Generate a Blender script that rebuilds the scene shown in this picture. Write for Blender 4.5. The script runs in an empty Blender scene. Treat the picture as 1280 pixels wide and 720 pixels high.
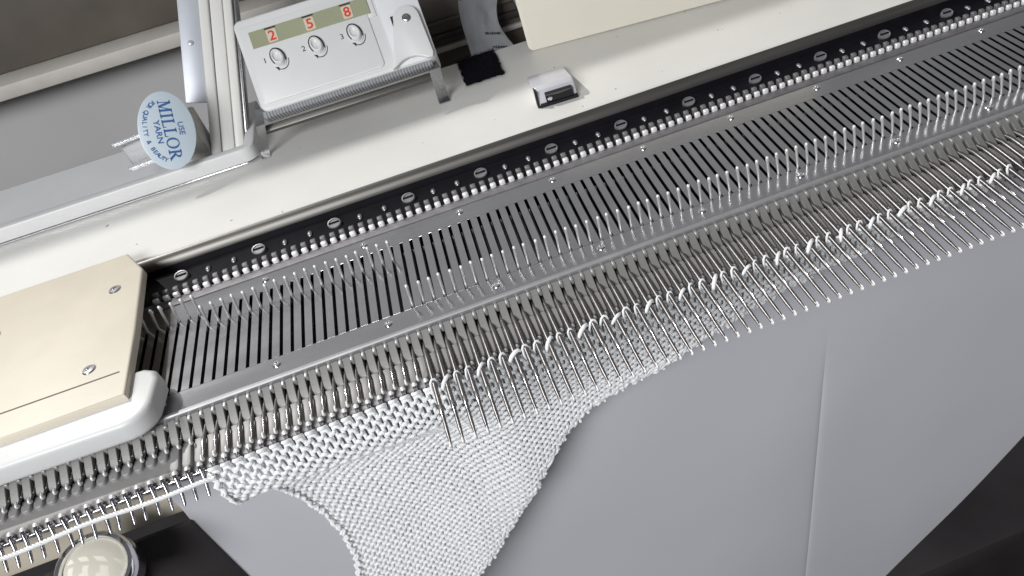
import bpy, bmesh, math, random
from math import sin, cos, pi, radians
from mathutils import Vector, Matrix, noise
random.seed(4)
S = 0.001                      # everything below is written in millimetres
C = bpy.context.scene.collection
V = Vector

# ------------------------------------------------------------------ camera
cam = bpy.data.cameras.new('camera'); co = bpy.data.objects.new('camera', cam); C.objects.link(co)
cam.sensor_width = 36.0; cam.lens = 28.125
cam.shift_x = -0.10076; cam.shift_y = -0.0109
cam.clip_start = 0.01; cam.clip_end = 20
co.matrix_world = Matrix.Translation(V((142.45485, -256.651, 204.9939)) * S) @ (
    Matrix.Rotation(-0.15120, 4, 'Z') @ Matrix.Rotation(0.8533, 4, 'X') @ Matrix.Rotation(-0.2509, 4, 'Z'))
bpy.context.scene.camera = co

# ------------------------------------------------------------------ world and lamps
w = bpy.data.worlds.new('World'); bpy.context.scene.world = w; w.use_nodes = True
w.node_tree.nodes['Background'].inputs[0].default_value = (0.93, 0.96, 1.0, 1)
w.node_tree.nodes['Background'].inputs[1].default_value = 0.13

def area(name, loc, target, sx, sy, power, col):
    l = bpy.data.lights.new(name, 'AREA'); l.shape = 'RECTANGLE'; l.size = sx; l.size_y = sy
    l.energy = power; l.color = col
    o = bpy.data.objects.new(name, l); C.objects.link(o); o.location = loc
    o.rotation_euler = (V(target) - V(loc)).to_track_quat('-Z', 'Y').to_euler()
    return o
area('key_lamp', (-0.463, 0.573, 0.958), (0.15, 0.06, 0), 0.018, 0.014, 9.5, (1.0, 0.985, 0.955))
area('room_lamp', (-0.50, -1.02, 0.78), (0.15, 0.0, -0.03), 0.7, 0.5, 19.0, (0.975, 0.985, 1.0))
vs = bpy.context.scene.view_settings
vs.view_transform = 'Standard'; vs.look = 'None'; vs.exposure = 0.0; vs.gamma = 1.0; vs.use_curve_mapping = False

# ------------------------------------------------------------------ materials
def mat(name, col, rough=0.5, metal=0.0, var=0.0, vscale=60, bump=0.0, bscale=400, rvar=0.0, stretch=None,
        spec=0.5, emit=None, trans=0.0, coat=0.0, sheen=0.0, spots=None, alpha=1.0):
    m = bpy.data.materials.new(name); m.use_nodes = True
    nt = m.node_tree; b = nt.nodes['Principled BSDF']
    b.inputs['Base Color'].default_value = (*col, 1); b.inputs['Roughness'].default_value = rough
    b.inputs['Metallic'].default_value = metal
    b.inputs['Transmission Weight'].default_value = trans
    b.inputs['Specular IOR Level'].default_value = spec
    b.inputs['Coat Weight'].default_value = coat
    b.inputs['Sheen Weight'].default_value = sheen
    b.inputs['Alpha'].default_value = alpha
    tc = nt.nodes.new('ShaderNodeTexCoord'); mp = nt.nodes.new('ShaderNodeMapping')
    nt.links.new(tc.outputs['Object'], mp.inputs[0])
    if stretch: mp.inputs['Scale'].default_value = stretch
    def nz(sc, det=4):
        n = nt.nodes.new('ShaderNodeTexNoise'); n.inputs['Scale'].default_value = sc; n.inputs['Detail'].default_value = det
        nt.links.new(mp.outputs[0], n.inputs['Vector']); return n
    last = None
    if var:
        n = nz(vscale); r = nt.nodes.new('ShaderNodeValToRGB')
        r.color_ramp.elements[0].position = 0.3; r.color_ramp.elements[1].position = 0.7
        r.color_ramp.elements[0].color = (*[max(0, c * (1 - var)) for c in col], 1)
        r.color_ramp.elements[1].color = (*[min(1, c * (1 + var)) for c in col], 1)
        nt.links.new(n.outputs['Fac'], r.inputs[0]); last = r.outputs[0]
        nt.links.new(last, b.inputs['Base Color'])
    if spots:                      # small specks of dirt
        sc, thr, dc = spots
        n = nz(sc, 1); r = nt.nodes.new('ShaderNodeValToRGB')
        r.color_ramp.elements[0].position = thr; r.color_ramp.elements[1].position = thr + 0.02
        mx = nt.nodes.new('ShaderNodeMixRGB'); nt.links.new(n.outputs['Fac'], r.inputs[0]); nt.links.new(r.outputs[0], mx.inputs[0])
        if last: nt.links.new(last, mx.inputs[1])
        else: mx.inputs[1].default_value = (*col, 1)
        mx.inputs[2].default_value = (*dc, 1); nt.links.new(mx.outputs[0], b.inputs['Base Color'])
    if rvar:
        n = nz(vscale * 0.7); mr = nt.nodes.new('ShaderNodeMapRange')
        mr.inputs[1].default_value = 0.3; mr.inputs[2].default_value = 0.7
        mr.inputs[3].default_value = max(0.02, rough - rvar); mr.inputs[4].default_value = rough + rvar
        nt.links.new(n.outputs['Fac'], mr.inputs[0]); nt.links.new(mr.outputs[0], b.inputs['Roughness'])
    if bump:
        n = nz(bscale, 3); bn = nt.nodes.new('ShaderNodeBump'); bn.inputs['Strength'].default_value = bump
        bn.inputs['Distance'].default_value = 0.0004
        nt.links.new(n.outputs['Fac'], bn.inputs['Height']); nt.links.new(bn.outputs[0], b.inputs['Normal'])
    if emit:
        b.inputs['Emission Color'].default_value = (*emit, 1); b.inputs['Emission Strength'].default_value = 1
    return m
M = {}
M['cream'] = mat('cream_paint', (0.745, 0.735, 0.70), 0.38, var=0.045, vscale=16, bump=0.05, bscale=900, rvar=0.08, spots=(260, 0.785, (0.34, 0.30, 0.24)))
M['endcream'] = mat('aged_cream_plastic', (0.66, 0.60, 0.49), 0.45, var=0.06, vscale=30, bump=0.08, bscale=700)
M['plate'] = mat('brushed_bed_plate', (0.54, 0.54, 0.555), 0.18, 1.0, var=0.05, vscale=45, rvar=0.04, bump=0.05, bscale=500, stretch=(0.5, 2.5, 1))
M['lip'] = mat('satin_lip', (0.34, 0.335, 0.34), 0.42, 0.4, var=0.08, vscale=80, rvar=0.06)
M['rail'] = mat('rail_steel', (0.52, 0.52, 0.53), 0.28, 1.0, var=0.1, vscale=80, rvar=0.06)
M['strip'] = mat('worn_steel_strip', (0.22, 0.21, 0.22), 0.6, 0.6, var=0.2, vscale=160, bump=0.15, bscale=600)
M['black'] = mat('black_channel', (0.006, 0.0055, 0.008), 0.5, spec=0.12, var=0.3, vscale=90)
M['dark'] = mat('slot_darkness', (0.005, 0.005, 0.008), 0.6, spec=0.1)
M['darkmetal'] = mat('dark_brushed_metal', (0.14, 0.135, 0.125), 0.42, 0.8, var=0.25, vscale=70, bump=0.1, stretch=(0.12, 3, 3))
M['chrome'] = mat('chrome', (0.80, 0.80, 0.82), 0.12, 1.0)
M['needle'] = mat('needle_steel', (0.24, 0.228, 0.228), 0.36, 0.95, var=0.18, vscale=150)
M['nickel'] = mat('nickel', (0.66, 0.65, 0.66), 0.22, 1.0)
M['nub'] = mat('comb_nub_metal', (0.42, 0.42, 0.42), 0.4, 0.5)
M['post'] = mat('comb_post_metal', (0.235, 0.23, 0.222), 0.5, 0.35, var=0.12, vscale=140, bump=0.1, bscale=900)
M['apron'] = mat('apron_metal', (0.33, 0.32, 0.315), 0.5, 0.3, var=0.10, vscale=60, rvar=0.06, bump=0.08, bscale=700)
M['tip'] = mat('pale_glint_metal', (0.90, 0.895, 0.89), 0.35, 0.3)  # pale metal; its whitish colour stands in for glints on peg and hook tips
M['butt'] = mat('butt_steel', (0.80, 0.79, 0.785), 0.3, 0.75)
M['peg'] = mat('peg_steel', (0.42, 0.41, 0.44), 0.16, 1.0)
M['yarn'] = mat('white_yarn', (0.945, 0.96, 0.985), 0.85, var=0.05, vscale=900, bump=0.3, bscale=2600, sheen=0.25)
_b = M['yarn'].node_tree.nodes['Principled BSDF']; _b.inputs['Subsurface Weight'].default_value = 0.5
_b.inputs['Subsurface Radius'].default_value = (1, 1, 1); _b.inputs['Subsurface Scale'].default_value = 0.0012
M['white'] = mat('white_plastic', (0.72, 0.72, 0.715), 0.36, var=0.02, vscale=40, bump=0.03)
M['whitecool'] = mat('off_white_plastic', (0.78, 0.79, 0.80), 0.36, var=0.03, vscale=40)
M['lcd'] = mat('green_window', (0.36, 0.37, 0.25), 0.25, var=0.06, vscale=50, coat=0.5)
M['pale'] = mat('digit_drum', (0.66, 0.58, 0.45), 0.5)
M['red'] = mat('red_print', (0.72, 0.045, 0.025), 0.5)
M['ink'] = mat('black_print', (0.02, 0.02, 0.022), 0.5)
M['blue'] = mat('blue_print', (0.045, 0.14, 0.36), 0.5)
M['badge'] = mat('badge_blue_white', (0.60, 0.69, 0.76), 0.35, var=0.02)
M['serr'] = mat('serrated_metal', (0.24, 0.26, 0.30), 0.5, 0.4, var=0.15, vscale=200)
M['fuzz'] = mat('black_hook_tape', (0.012, 0.011, 0.016), 0.95, spec=0.1, var=0.4, vscale=500, bump=1.0, bscale=1500)
M['card'] = mat('cream_card', (0.74, 0.70, 0.60), 0.5, var=0.02, vscale=20)
M['paper'] = mat('grey_sheet_vinyl', (0.575, 0.573, 0.61), 0.62, var=0.03, vscale=8, bump=0.06, bscale=60)
M['tag'] = mat('crumpled_tag_paper', (0.42, 0.43, 0.45), 0.7, var=0.1, vscale=60)
M['wall'] = mat('grey_wall', (0.48, 0.475, 0.475), 0.8, var=0.08, vscale=6)
M['beige'] = mat('beige_ledge', (0.55, 0.52, 0.48), 0.6, var=0.06)
M['brown'] = mat('dark_brown_board', (0.10, 0.085, 0.07), 0.6, var=0.2, vscale=30)
M['table'] = mat('dark_table', (0.035, 0.03, 0.032), 0.5, var=0.3, vscale=12)
M['clear'] = mat('clear_plastic', (0.9, 0.92, 0.94), 0.12, trans=0.75, coat=0.5)
M['greyblock'] = mat('grey_beige_plastic', (0.45, 0.43, 0.40), 0.45, var=0.06)
M['armgrey'] = mat('pale_blue_metal', (0.55, 0.57, 0.62), 0.4, 0.3, var=0.04)
M['eyelet'] = mat('dull_eyelet_metal', (0.34, 0.34, 0.35), 0.4, 0.7, var=0.15, vscale=200)
M['socket'] = mat('black_socket_plastic', (0.015, 0.015, 0.02), 0.45, spec=0.25)
M['silver'] = mat('silver_lacquer', (0.68, 0.68, 0.72), 0.32, 0.2, var=0.03)

# ------------------------------------------------------------------ mesh helpers
class MB:
    def __init__(s): s.bm = bmesh.new()
    def box(s, x0, x1, y0, y1, z0, z1, bev=0.0, seg=2, mx=None):
        r = bmesh.ops.create_cube(s.bm, size=1)
        vs = r['verts']
        for v in vs:
            v.co = V(((x0 + x1) / 2 + v.co.x * (x1 - x0), (y0 + y1) / 2 + v.co.y * (y1 - y0), (z0 + z1) / 2 + v.co.z * (z1 - z0)))
        if mx: bmesh.ops.transform(s.bm, matrix=mx, verts=vs)
        if bev:
            es = list({e for v in vs for e in v.link_edges})
            bmesh.ops.bevel(s.bm, geom=es, offset=bev, segments=seg, affect='EDGES', profile=0.5)
        return s
    def prism(s, pts, a, b, axis='x', bev=0.0, seg=2):
        """closed outline pts swept between a and b along axis"""
        def mk(p, t):
            if axis == 'x': return V((t, p[0], p[1]))
            if axis == 'y': return V((p[0], t, p[1]))
            return V((p[0], p[1], t))
        v0 = [s.bm.verts.new(mk(p, a)) for p in pts]; v1 = [s.bm.verts.new(mk(p, b)) for p in pts]
        n = len(pts); fs = []
        for i in range(n):
            fs.append(s.bm.faces.new((v0[i], v0[(i + 1) % n], v1[(i + 1) % n], v1[i])))
        fs.append(s.bm.faces.new(v0[::-1])); fs.append(s.bm.faces.new(v1))
        bmesh.ops.recalc_face_normals(s.bm, faces=fs)
        if bev:
            es = list({e for f in fs[-2:] for e in f.edges})
            bmesh.ops.bevel(s.bm, geom=es, offset=bev, segments=seg, affect='EDGES', profile=0.5)
        return s
    def tube(s, pts, r, n=8, caps=True, flat=1.0):
        pts = [V(p) for p in pts]; rings = []
        rr = r if isinstance(r, (list, tuple)) else [r] * len(pts)
        t = (pts[1] - pts[0]).normalized()
        up = V((0, 0, 1)) if abs(t.z) < 0.9 else V((0, 1, 0))
        nrm = (up - t * up.dot(t)).normalized()
        for i, p in enumerate(pts):
            t = ((pts[min(i + 1, len(pts) - 1)] - pts[max(i - 1, 0)])).normalized()
            nrm = (nrm - t * nrm.dot(t)).normalized(); bn = t.cross(nrm)
            rings.append([s.bm.verts.new(p + (nrm * cos(2 * pi * k / n) + bn * sin(2 * pi * k / n) * flat) * rr[i]) for k in range(n)])
        for a, b in zip(rings, rings[1:]):
            for k in range(n): s.bm.faces.new((a[k], a[(k + 1) % n], b[(k + 1) % n], b[k]))
        if caps:
            s.bm.faces.new(rings[0][::-1]); s.bm.faces.new(rings[-1])
        return s
    def lathe(s, prof, n=32, mx=None):
        """prof: (r, z) list, turned round z"""
        rings = []; vs = []
        for r, z in prof:
            if r < 1e-6: rings.append([s.bm.verts.new((0, 0, z))])
            else: rings.append([s.bm.verts.new((r * cos(2 * pi * k / n), r * sin(2 * pi * k / n), z)) for k in range(n)])
        for a, b in zip(rings, rings[1:]):
            for k in range(n):
                q = [a[k % len(a)], a[(k + 1) % len(a)], b[(k + 1) % len(b)], b[k % len(b)]]
                u = []
                for v in q:
                    if v not in u: u.append(v)
                if len(u) > 2: s.bm.faces.new(u)
        vs = [v for r in rings for v in r]
        if mx: bmesh.ops.transform(s.bm, matrix=mx, verts=vs)
        return s
    def sheet(s, rows):
        g = [[s.bm.verts.new(p) for p in r] for r in rows]
        for a, b in zip(g, g[1:]):
            for k in range(len(a) - 1): s.bm.faces.new((a[k], a[k + 1], b[k + 1], b[k]))
        return s
    def poly(s, pts): s.bm.faces.new([s.bm.verts.new(p) for p in pts]); return s
    def mesh(s, name, m, smooth=None, org=(0, 0, 0), xf=None):
        if xf: bmesh.ops.transform(s.bm, matrix=xf, verts=s.bm.verts)
        bmesh.ops.recalc_face_normals(s.bm, faces=s.bm.faces)
        for v in s.bm.verts: v.co = (v.co - V(org)) * S
        me = bpy.data.meshes.new(name); s.bm.to_mesh(me); s.bm.free()
        me.materials.append(m)
        if smooth is not None:
            me.shade_smooth()
            if smooth < 179: me.set_sharp_from_angle(angle=radians(smooth))
        return me

def tag(o, label=None, cat=None, group=None, kind=None):
    if label: o['label'] = label
    if cat: o['category'] = cat
    if group: o['group'] = group
    if kind: o['kind'] = kind
    return o
def empty(name, loc, label, cat, group=None):
    o = bpy.data.objects.new(name, None); C.objects.link(o); o.location = V(loc) * S
    o.empty_display_size = 0.01
    return tag(o, label, cat, group)
def wpos(o):
    p = V((0, 0, 0))
    while o: p = p + o.location; o = o.parent
    return p / S
def part(name, mb, m, parent=None, smooth=40, at=None, label=None, xf=None):
    """one mesh object built in world millimetres; its origin sits at `at` (default: the parent's origin)"""
    org = V(at) if at is not None else (wpos(parent) if parent else V((0, 0, 0)))
    me = mb.mesh(name, m, smooth, org, xf)
    o = bpy.data.objects.new(name, me); C.objects.link(o)
    o.location = (org - (wpos(parent) if parent else V((0, 0, 0)))) * S
    if parent: o.parent = parent
    if label: o['label'] = label
    return o
def again(o, pos, parent=None):
    c = o.copy(); C.objects.link(c); c.parent = parent
    c.location = (V(pos) - (wpos(parent) if parent else V((0, 0, 0)))) * S
    return c
def text_bm(body, size, ext=0.05, offset=0.0, align='CENTER'):
    cu = bpy.data.curves.new('lettering', 'FONT'); cu.body = body; cu.size = size; cu.extrude = ext; cu.offset = offset
    cu.align_x = align; cu.align_y = 'CENTER'; cu.resolution_u = 3
    o = bpy.data.objects.new('lettering', cu); C.objects.link(o)
    dg = bpy.context.evaluated_depsgraph_get()
    me = bpy.data.meshes.new_from_object(o.evaluated_get(dg))
    mb = MB(); mb.bm.from_mesh(me)
    bpy.data.objects.remove(o); bpy.data.meshes.remove(me)
    return mb
def frame(o, ex, ey):
    ex = V(ex).normalized(); ey = V(ey); ey = (ey - ex * ey.dot(ex)).normalized(); n = ex.cross(ey)
    return Matrix(((ex.x, ey.x, n.x, o[0]), (ex.y, ey.y, n.y, o[1]), (ex.z, ey.z, n.z, o[2]), (0, 0, 0, 1)))
def sm(a, b, x):
    t = min(1, max(0, (x - a) / (b - a))); return t * t * (3 - 2 * t)
def lerp_tab(tab, x):
    if x <= tab[0][0]: return tab[0][1]
    for (a, fa), (b, fb) in zip(tab, tab[1:]):
        if x <= b:
            t = (x - a) / (b - a); return fa + (fb - fa) * t
    return tab[-1][1]
P = 4.5                        # needle pitch
I0, I1 = -17, 100              # first and last needle channel

# ------------------------------------------------------------------ setting
part('wall', MB().box(-700, 1100, 330, 345, -500, 434), M['wall'], None)['kind'] = 'structure'  # unseen upper part made this tall to shade the back of the top panel
part('table', MB().box(-400, 900, -30, 325, -372, -352, 1.0), M['table'], None)['kind'] = 'structure'
part('floor', MB().box(-1500, 2000, -1500, 1000, -760, -750), M['table'], None)['kind'] = 'structure'

# ------------------------------------------------------------------ the knitting machine
km = empty('knitting_machine', (150, 40, -43), 'cream flatbed knitting machine with slotted steel needle bed under the white knit', 'knitting machine')
XL, XR = -150, 500
# body below the bed
part('body', MB().box(XL, XR, -20, 186, -43, -13, 1.5), M['endcream'], km)
# slotted needle plate: two strips and the bars between the slots
mb = MB()
SW = 1.45
mb.box(XL, XR, -11.0, 0, -1.7, 0, 0.15, 1)
mb.box(XL, XR, 46.5, 58.0, -1.7, 0, 0.15, 1)
xs = [XL] + [i * P for i in range(I0, I1 + 1)] + [XR]
for k in range(len(xs) - 1):
    a = xs[k] + (SW / 2 if k else 0); b = xs[k + 1] - (SW / 2 if k + 2 < len(xs) else 0)
    mb.box(a, b, 0, 46.5, -1.7, 0)
bmesh.ops.remove_doubles(mb.bm, verts=mb.bm.verts, dist=0.001)
part('needle_plate', mb, M['plate'], km)
part('channel_bed', MB().box(XL, XR, -22, 90, -11, -6.2), M['dark'], km)
# front lip rail
part('front_rail', MB().prism([(-13.0, -1.5), (-13.0, 0.2), (-12.5, 0.7), (-11.3, 0.7), (-10.9, 0.25), (-10.9, -1.5)], XL, XR), M['lip'], km, 30)
# rear strip behind the seam
part('rear_strip', MB().box(XL, XR, 58.6, 64.2, -1.6, 0.3, 0.2), M['strip'], km)
# black channel with dark brushed upper wall
part('rear_channel', MB().prism([(64.2, -3), (64.2, -1.2), (84.5, -0.8), (86.2, 0.5), (87, 3), (87, -3)], XL, XR), M['black'], km, 30)
part('channel_wall', MB().prism([(87, -3), (87.0, 2.2), (88.2, 5.6), (90.2, 7.2), (91.2, 7.4), (92, -3)], XL, XR), M['darkmetal'], km, 40)
# rear teeth: bright low foot, grey cap behind
t0 = None
for i in range(-3, I1):
    pos = ((i + 0.5) * P, 65.5, 0)
    if t0 is None:
        tm = MB(); x, y, z = pos
        tm.box(x - 1.4, x + 1.4, y - 2.0, y - 0.1, -1, 2.5, 0.6, 2)
        t0 = part('rear_tooth', tm, M['tip'], km, 50, at=pos)
        cm = MB(); cm.box(x - 1.3, x + 1.3, y + 0.9, y + 3.2, -1, 3.3, 0.5, 2)
        t0c = part('tooth_cap', cm, M['strip'], t0, 50)
    else:
        t = again(t0, pos, km); c = t0c.copy(); C.objects.link(c); c.parent = t
# holes in the channel: every eighth needle a long eyelet, two round ones between
def ring_mb(cx, cy, cz, ax, ay, r):
    n = 20; m_ = MB(); rows = []
    for k in range(n + 1):
        a = 2 * pi * k / n
        rows.append([V((cx + cos(a) * (ax + r * cos(b)), cy + sin(a) * (ay + r * cos(b)), cz + r * sin(b))) for b in [2 * pi * j / 6 for j in range(7)]])
    m_.sheet(rows); bmesh.ops.remove_doubles(m_.bm, verts=m_.bm.verts, dist=0.01); return m_
eye = riv = None
x = -2.0
while x < 470:
    pos = (x, 79.5, -0.7)
    if eye is None:
        tx = Matrix.Translation((x, 79.5, 0.6)) @ Matrix.Rotation(radians(28), 4, 'X')
        em = MB().lathe([(1.0, -1.5), (1.0, 0.0), (0.93, 0.35), (0.8, 0.4), (0.74, 0.1), (0, 0.1)], 28, tx @ Matrix.Diagonal((3.3, 2.7, 1, 1)))
        eye = part('eyelet', em, M['eyelet'], km, 40, at=pos)
        sb = MB().box(-2.5, 2.5, -0.2, 0.75, 0.0, 0.3, 0.1, 1); bmesh.ops.transform(sb.bm, matrix=tx, verts=sb.bm.verts)
        part('eyelet_slit', sb, M['dark'], eye, 40)
    else:
        t = again(eye, pos, km); c = eye.children[0].copy(); C.objects.link(c); c.parent = t
    for d in (12, 24):
        rp = (x + d, 79.5, -0.9)
        if riv is None:
            rm = MB().lathe([(1.0, 0), (1.25, 0.2), (1.1, 0.7), (0.5, 1.0), (0, 1.05)], 14, Matrix.Translation(rp) @ Matrix.Diagonal((1.0, 1.7, 1.2, 1)))
            riv = part('rivet', rm, M['eyelet'], km, 60, at=rp)
        else: again(riv, rp, km)
    x += 36.2
# screws in the bed plate
scr = None
for row in ([(-1.8 + 45 * k, -4.2) for k in range(0, 11)], [(-7.3 + 45 * k, 54.4) for k in range(1, 11)]):
    for (x, y) in row:
        if scr is None:
            sm_ = MB().lathe([(1.75, 0), (1.75, 0.25), (1.45, 0.55), (0.6, 0.62), (0.5, 0.3), (0, 0.3)], 18, Matrix.Translation((x, y, 0)))
            scr = part('screw', sm_, M['chrome'], km, 30, at=(x, y, 0))
        else: again(scr, (x, y, 0), km)
# comb posts, their nubs, the apron, the gate pegs
pp = nb = None
for i in range(I0, I1):
    pos = ((i + 0.5) * P, -12.8, -1)
    x = pos[0]
    if pp is None:
        m_ = MB(); m_.prism([(-13.6, -0.9), (-22.3, -6.0), (-22.9, -7.2), (-22.9, -10), (-13.6, -10)], x - 1.5, x + 1.5, bev=0.18, seg=1)
        pp = part('comb_post', m_, M['post'], km, 40, at=pos)
    else: again(pp, pos, km)
    pos = (i * P, -13.5, -1)
    if nb is None:
        m_ = MB(); x = pos[0]
        m_.box(x - 0.78, x + 0.78, -15.6, -12.7, -4, -1.0, 0.4, 2)
        nb = part('comb_nub', m_, M['nub'], km, 50, at=pos)
    else: again(nb, pos, km)
ap = MB()
prof = [(-22.95, -10.5), (-22.95, -6.9), (-23.6, -6.75), (-33.2, -8.9), (-34.4, -9.5), (-34.9, -10.4), (-34.6, -12.5), (-23, -12.5)]
ap.prism(prof, XL, XR)
part('apron', ap, M['apron'], km, 35)
part('apron_edge_glint', MB().tube([(XL, -36.0, -9.6), (13, -36.0, -9.6)], 0.4, 8), M['nickel'], km, 60)  # thin bright rod added in place of the highlight along the apron's edge
pg = {}
for i in range(I0, I1):
    pos = ((i + 0.55) * P, -34.3, -8.2); key = i < 3
    if key not in pg:
        x, y, z = pos
        if key:
            m_ = MB().tube([(x, -33.4, -11.5), (x, -33.7, -9.6), (x, -34.1, -8.0), (x, -34.8, -7.3), (x + 0.1, -36.0, -8.0), (x + 0.2, -38, -10.6), (x + 0.35, -41, -13.2), (x + 0.45, -43.2, -14.8), (x + 0.45, -43.8, -15.2)],
                           [0.85, 0.85, 0.85, 0.85, 0.82, 0.75, 0.65, 0.55, 0.3], 10)
        else:
            m_ = MB().tube([(x, -33.6, -11.5), (x, -33.9, -9.6), (x, -34.2, -8.0), (x, -34.9, -7.3), (x, -35.5, -8.3), (x, -35.9, -10.0), (x, -36.0, -14)], [0.85, 0.85, 0.85, 0.85, 0.82, 0.8, 0.6], 10)
        pg[key] = part('gate_peg', m_, M['peg'], km, 70, at=pos)
        tm = MB().lathe([(0.0, 0.95), (0.55, 0.8), (0.9, 0.35), (0.98, -0.1), (0.86, -0.45)], 12, Matrix.Translation((x, -34.5, -7.3)) @ Matrix.Rotation(radians(35), 4, 'X') @ Matrix.Scale(1.12, 4))
        part('tip', tm, M['tip'], pg[key], 60)  # pale cap puts the peg's highlight into the colour
    else:
        t = again(pg[key], pos, km); t.rotation_euler = (random.gauss(0, 0.02), 0, random.gauss(0, 0.04)); c = pg[key].children[0].copy(); C.objects.link(c); c.parent = t
sp = sps = None
for i in range(I0, I1):
    short = i < 0
    pos = ((i + 0.5) * P, -24, -7)
    src = sps if short else sp
    if src is None:
        x = pos[0]; e = -27.5 if short else -33.4; sl = -0.223
        def zz(y): return -5.75 + (y + 23) * 0.15
        outl = [(x - 1.5, -22.9), (x + 1.5, -22.9), (x + 1.65, -24.5), (x + 1.65, e + 1.2), (x + 1.2, e + 0.3), (x + 0.5, e), (x - 0.7, e), (x - 1.3, e + 0.5), (x - 1.65, e + 1.6)]
        m_ = MB(); m_.prism(outl, -2.6, 0.5, 'z', bev=0.35, seg=2)
        for v in m_.bm.verts: v.co.z += zz(v.co.y)
        src = part('sinker_plate', m_, M['apron'], km, 50, at=pos)
        if short: sps = src
        else: sp = src
    else: again(src, pos, km)
# little ring marks stamped in the apron
rk = None
for x in (-18, 0.3, 36, 72, 112, 131, 156, 180, 205, 230):
    pos = (x, -33.0, -8.75)
    if rk is None: rk = part('ring_mark', ring_mb(*pos, 0.95, 0.75, 0.16), M['darkmetal'], km, 60, at=pos)
    else: again(rk, pos, km)
# cream top panel: flat strip, then the rising strip
def panel_prof():
    return [(91.6, -3), (91.6, 7.3), (92.3, 8.0), (189.3, 8.0), (190.2, 7.6), (190.5, 6.6), (190.5, -12), (92.0, -12)]
part('top_panel', MB().prism(panel_prof(), XL, XR), M['cream'], km, 25)
# left end cover over the bed
mb = MB(); mb.prism([(XL, -8), (-7.2, -8), (-8.5, 30), (-11.4, 74), (-20.5, 90.8), (XL, 90.8)], 9.5, 14.0, 'z', bev=1.0, seg=3)
mb.prism([(-26, -7), (-24, -7), (-26, 88), (-28, 88)], 0.2, 9.7, 'z')
ec = part('end_cover', mb, M['endcream'], km, 40)
part('cover_seam', MB().prism([(XL + 1, 6), (-11, 6), (-11.3, 6.6), (XL + 1, 6.6)], 13.9, 14.15, 'z'), M['brown'], ec)
for (x, y) in ((-22, 64), (-24, 14), (-72, 60)):
    part('cover_screw', MB().lathe([(2.6, 0), (2.6, 0.3), (2.2, 0.7), (0.9, 0.8), (0.8, 0.3), (0, 0.3)], 20, Matrix.Translation((x, y, 13.9))), M['nickel'], ec)
# latch on the flat strip
lx = Matrix.Translation((186.5, 0, 0)) @ Matrix.Rotation(radians(-3), 4, 'Z')
mb = MB(); mb.prism([(108, 8.0), (107.6, 9.0), (109.6, 16.2), (111.0, 17.2), (113, 17.4), (141, 9.6), (142, 8.0)], -10.3, 10.3, bev=0.9, seg=3)
bmesh.ops.transform(mb.bm, matrix=lx, verts=mb.bm.verts)
la = part('latch', mb, M['silver'], km, 35)
mb = MB()
mb.box(-5.8, 8.4, 106.6, 110.5, 9.9, 14.6, 0.25, 1)
bmesh.ops.transform(mb.bm, matrix=lx, verts=mb.bm.verts)
so = part('socket', mb, M['socket'], la, 35)
mb = MB(); mb.prism([(-9.8, 8.2), (10.4, 8.2), (10.4, 9.8), (-9.0, 9.8)], 106.0, 108.6, 'y', bev=0.2, seg=1)
mb.prism([(-10.9, 8.2), (-9.9, 8.2), (-9.6, 17.0), (-10.6, 17.2)], 107.0, 112, 'y')
bmesh.ops.transform(mb.bm, matrix=lx, verts=mb.bm.verts)
part('latch_lip', mb, M['socket'], la, 35)
mb = MB().lathe([(1.2, 0), (1.2, 0.4), (0.7, 0.6), (0.6, 0.2), (0, 0.2)], 16, Matrix.Translation((188.2, 106.7, 12.0)) @ Matrix.Rotation(radians(90), 4, 'X'))
part('socket_pin', mb, M['chrome'], la, 40)
mb = MB(); mb.prism([(-5.6, 14.4), (8.2, 14.4), (8.2, 13.9), (1, 13.3), (-5.6, 13.9)], 106.3, 107.0, 'y')
bmesh.ops.transform(mb.bm, matrix=lx, verts=mb.bm.verts)
part('socket_shutter', mb, M['darkmetal'], la, 35)

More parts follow.
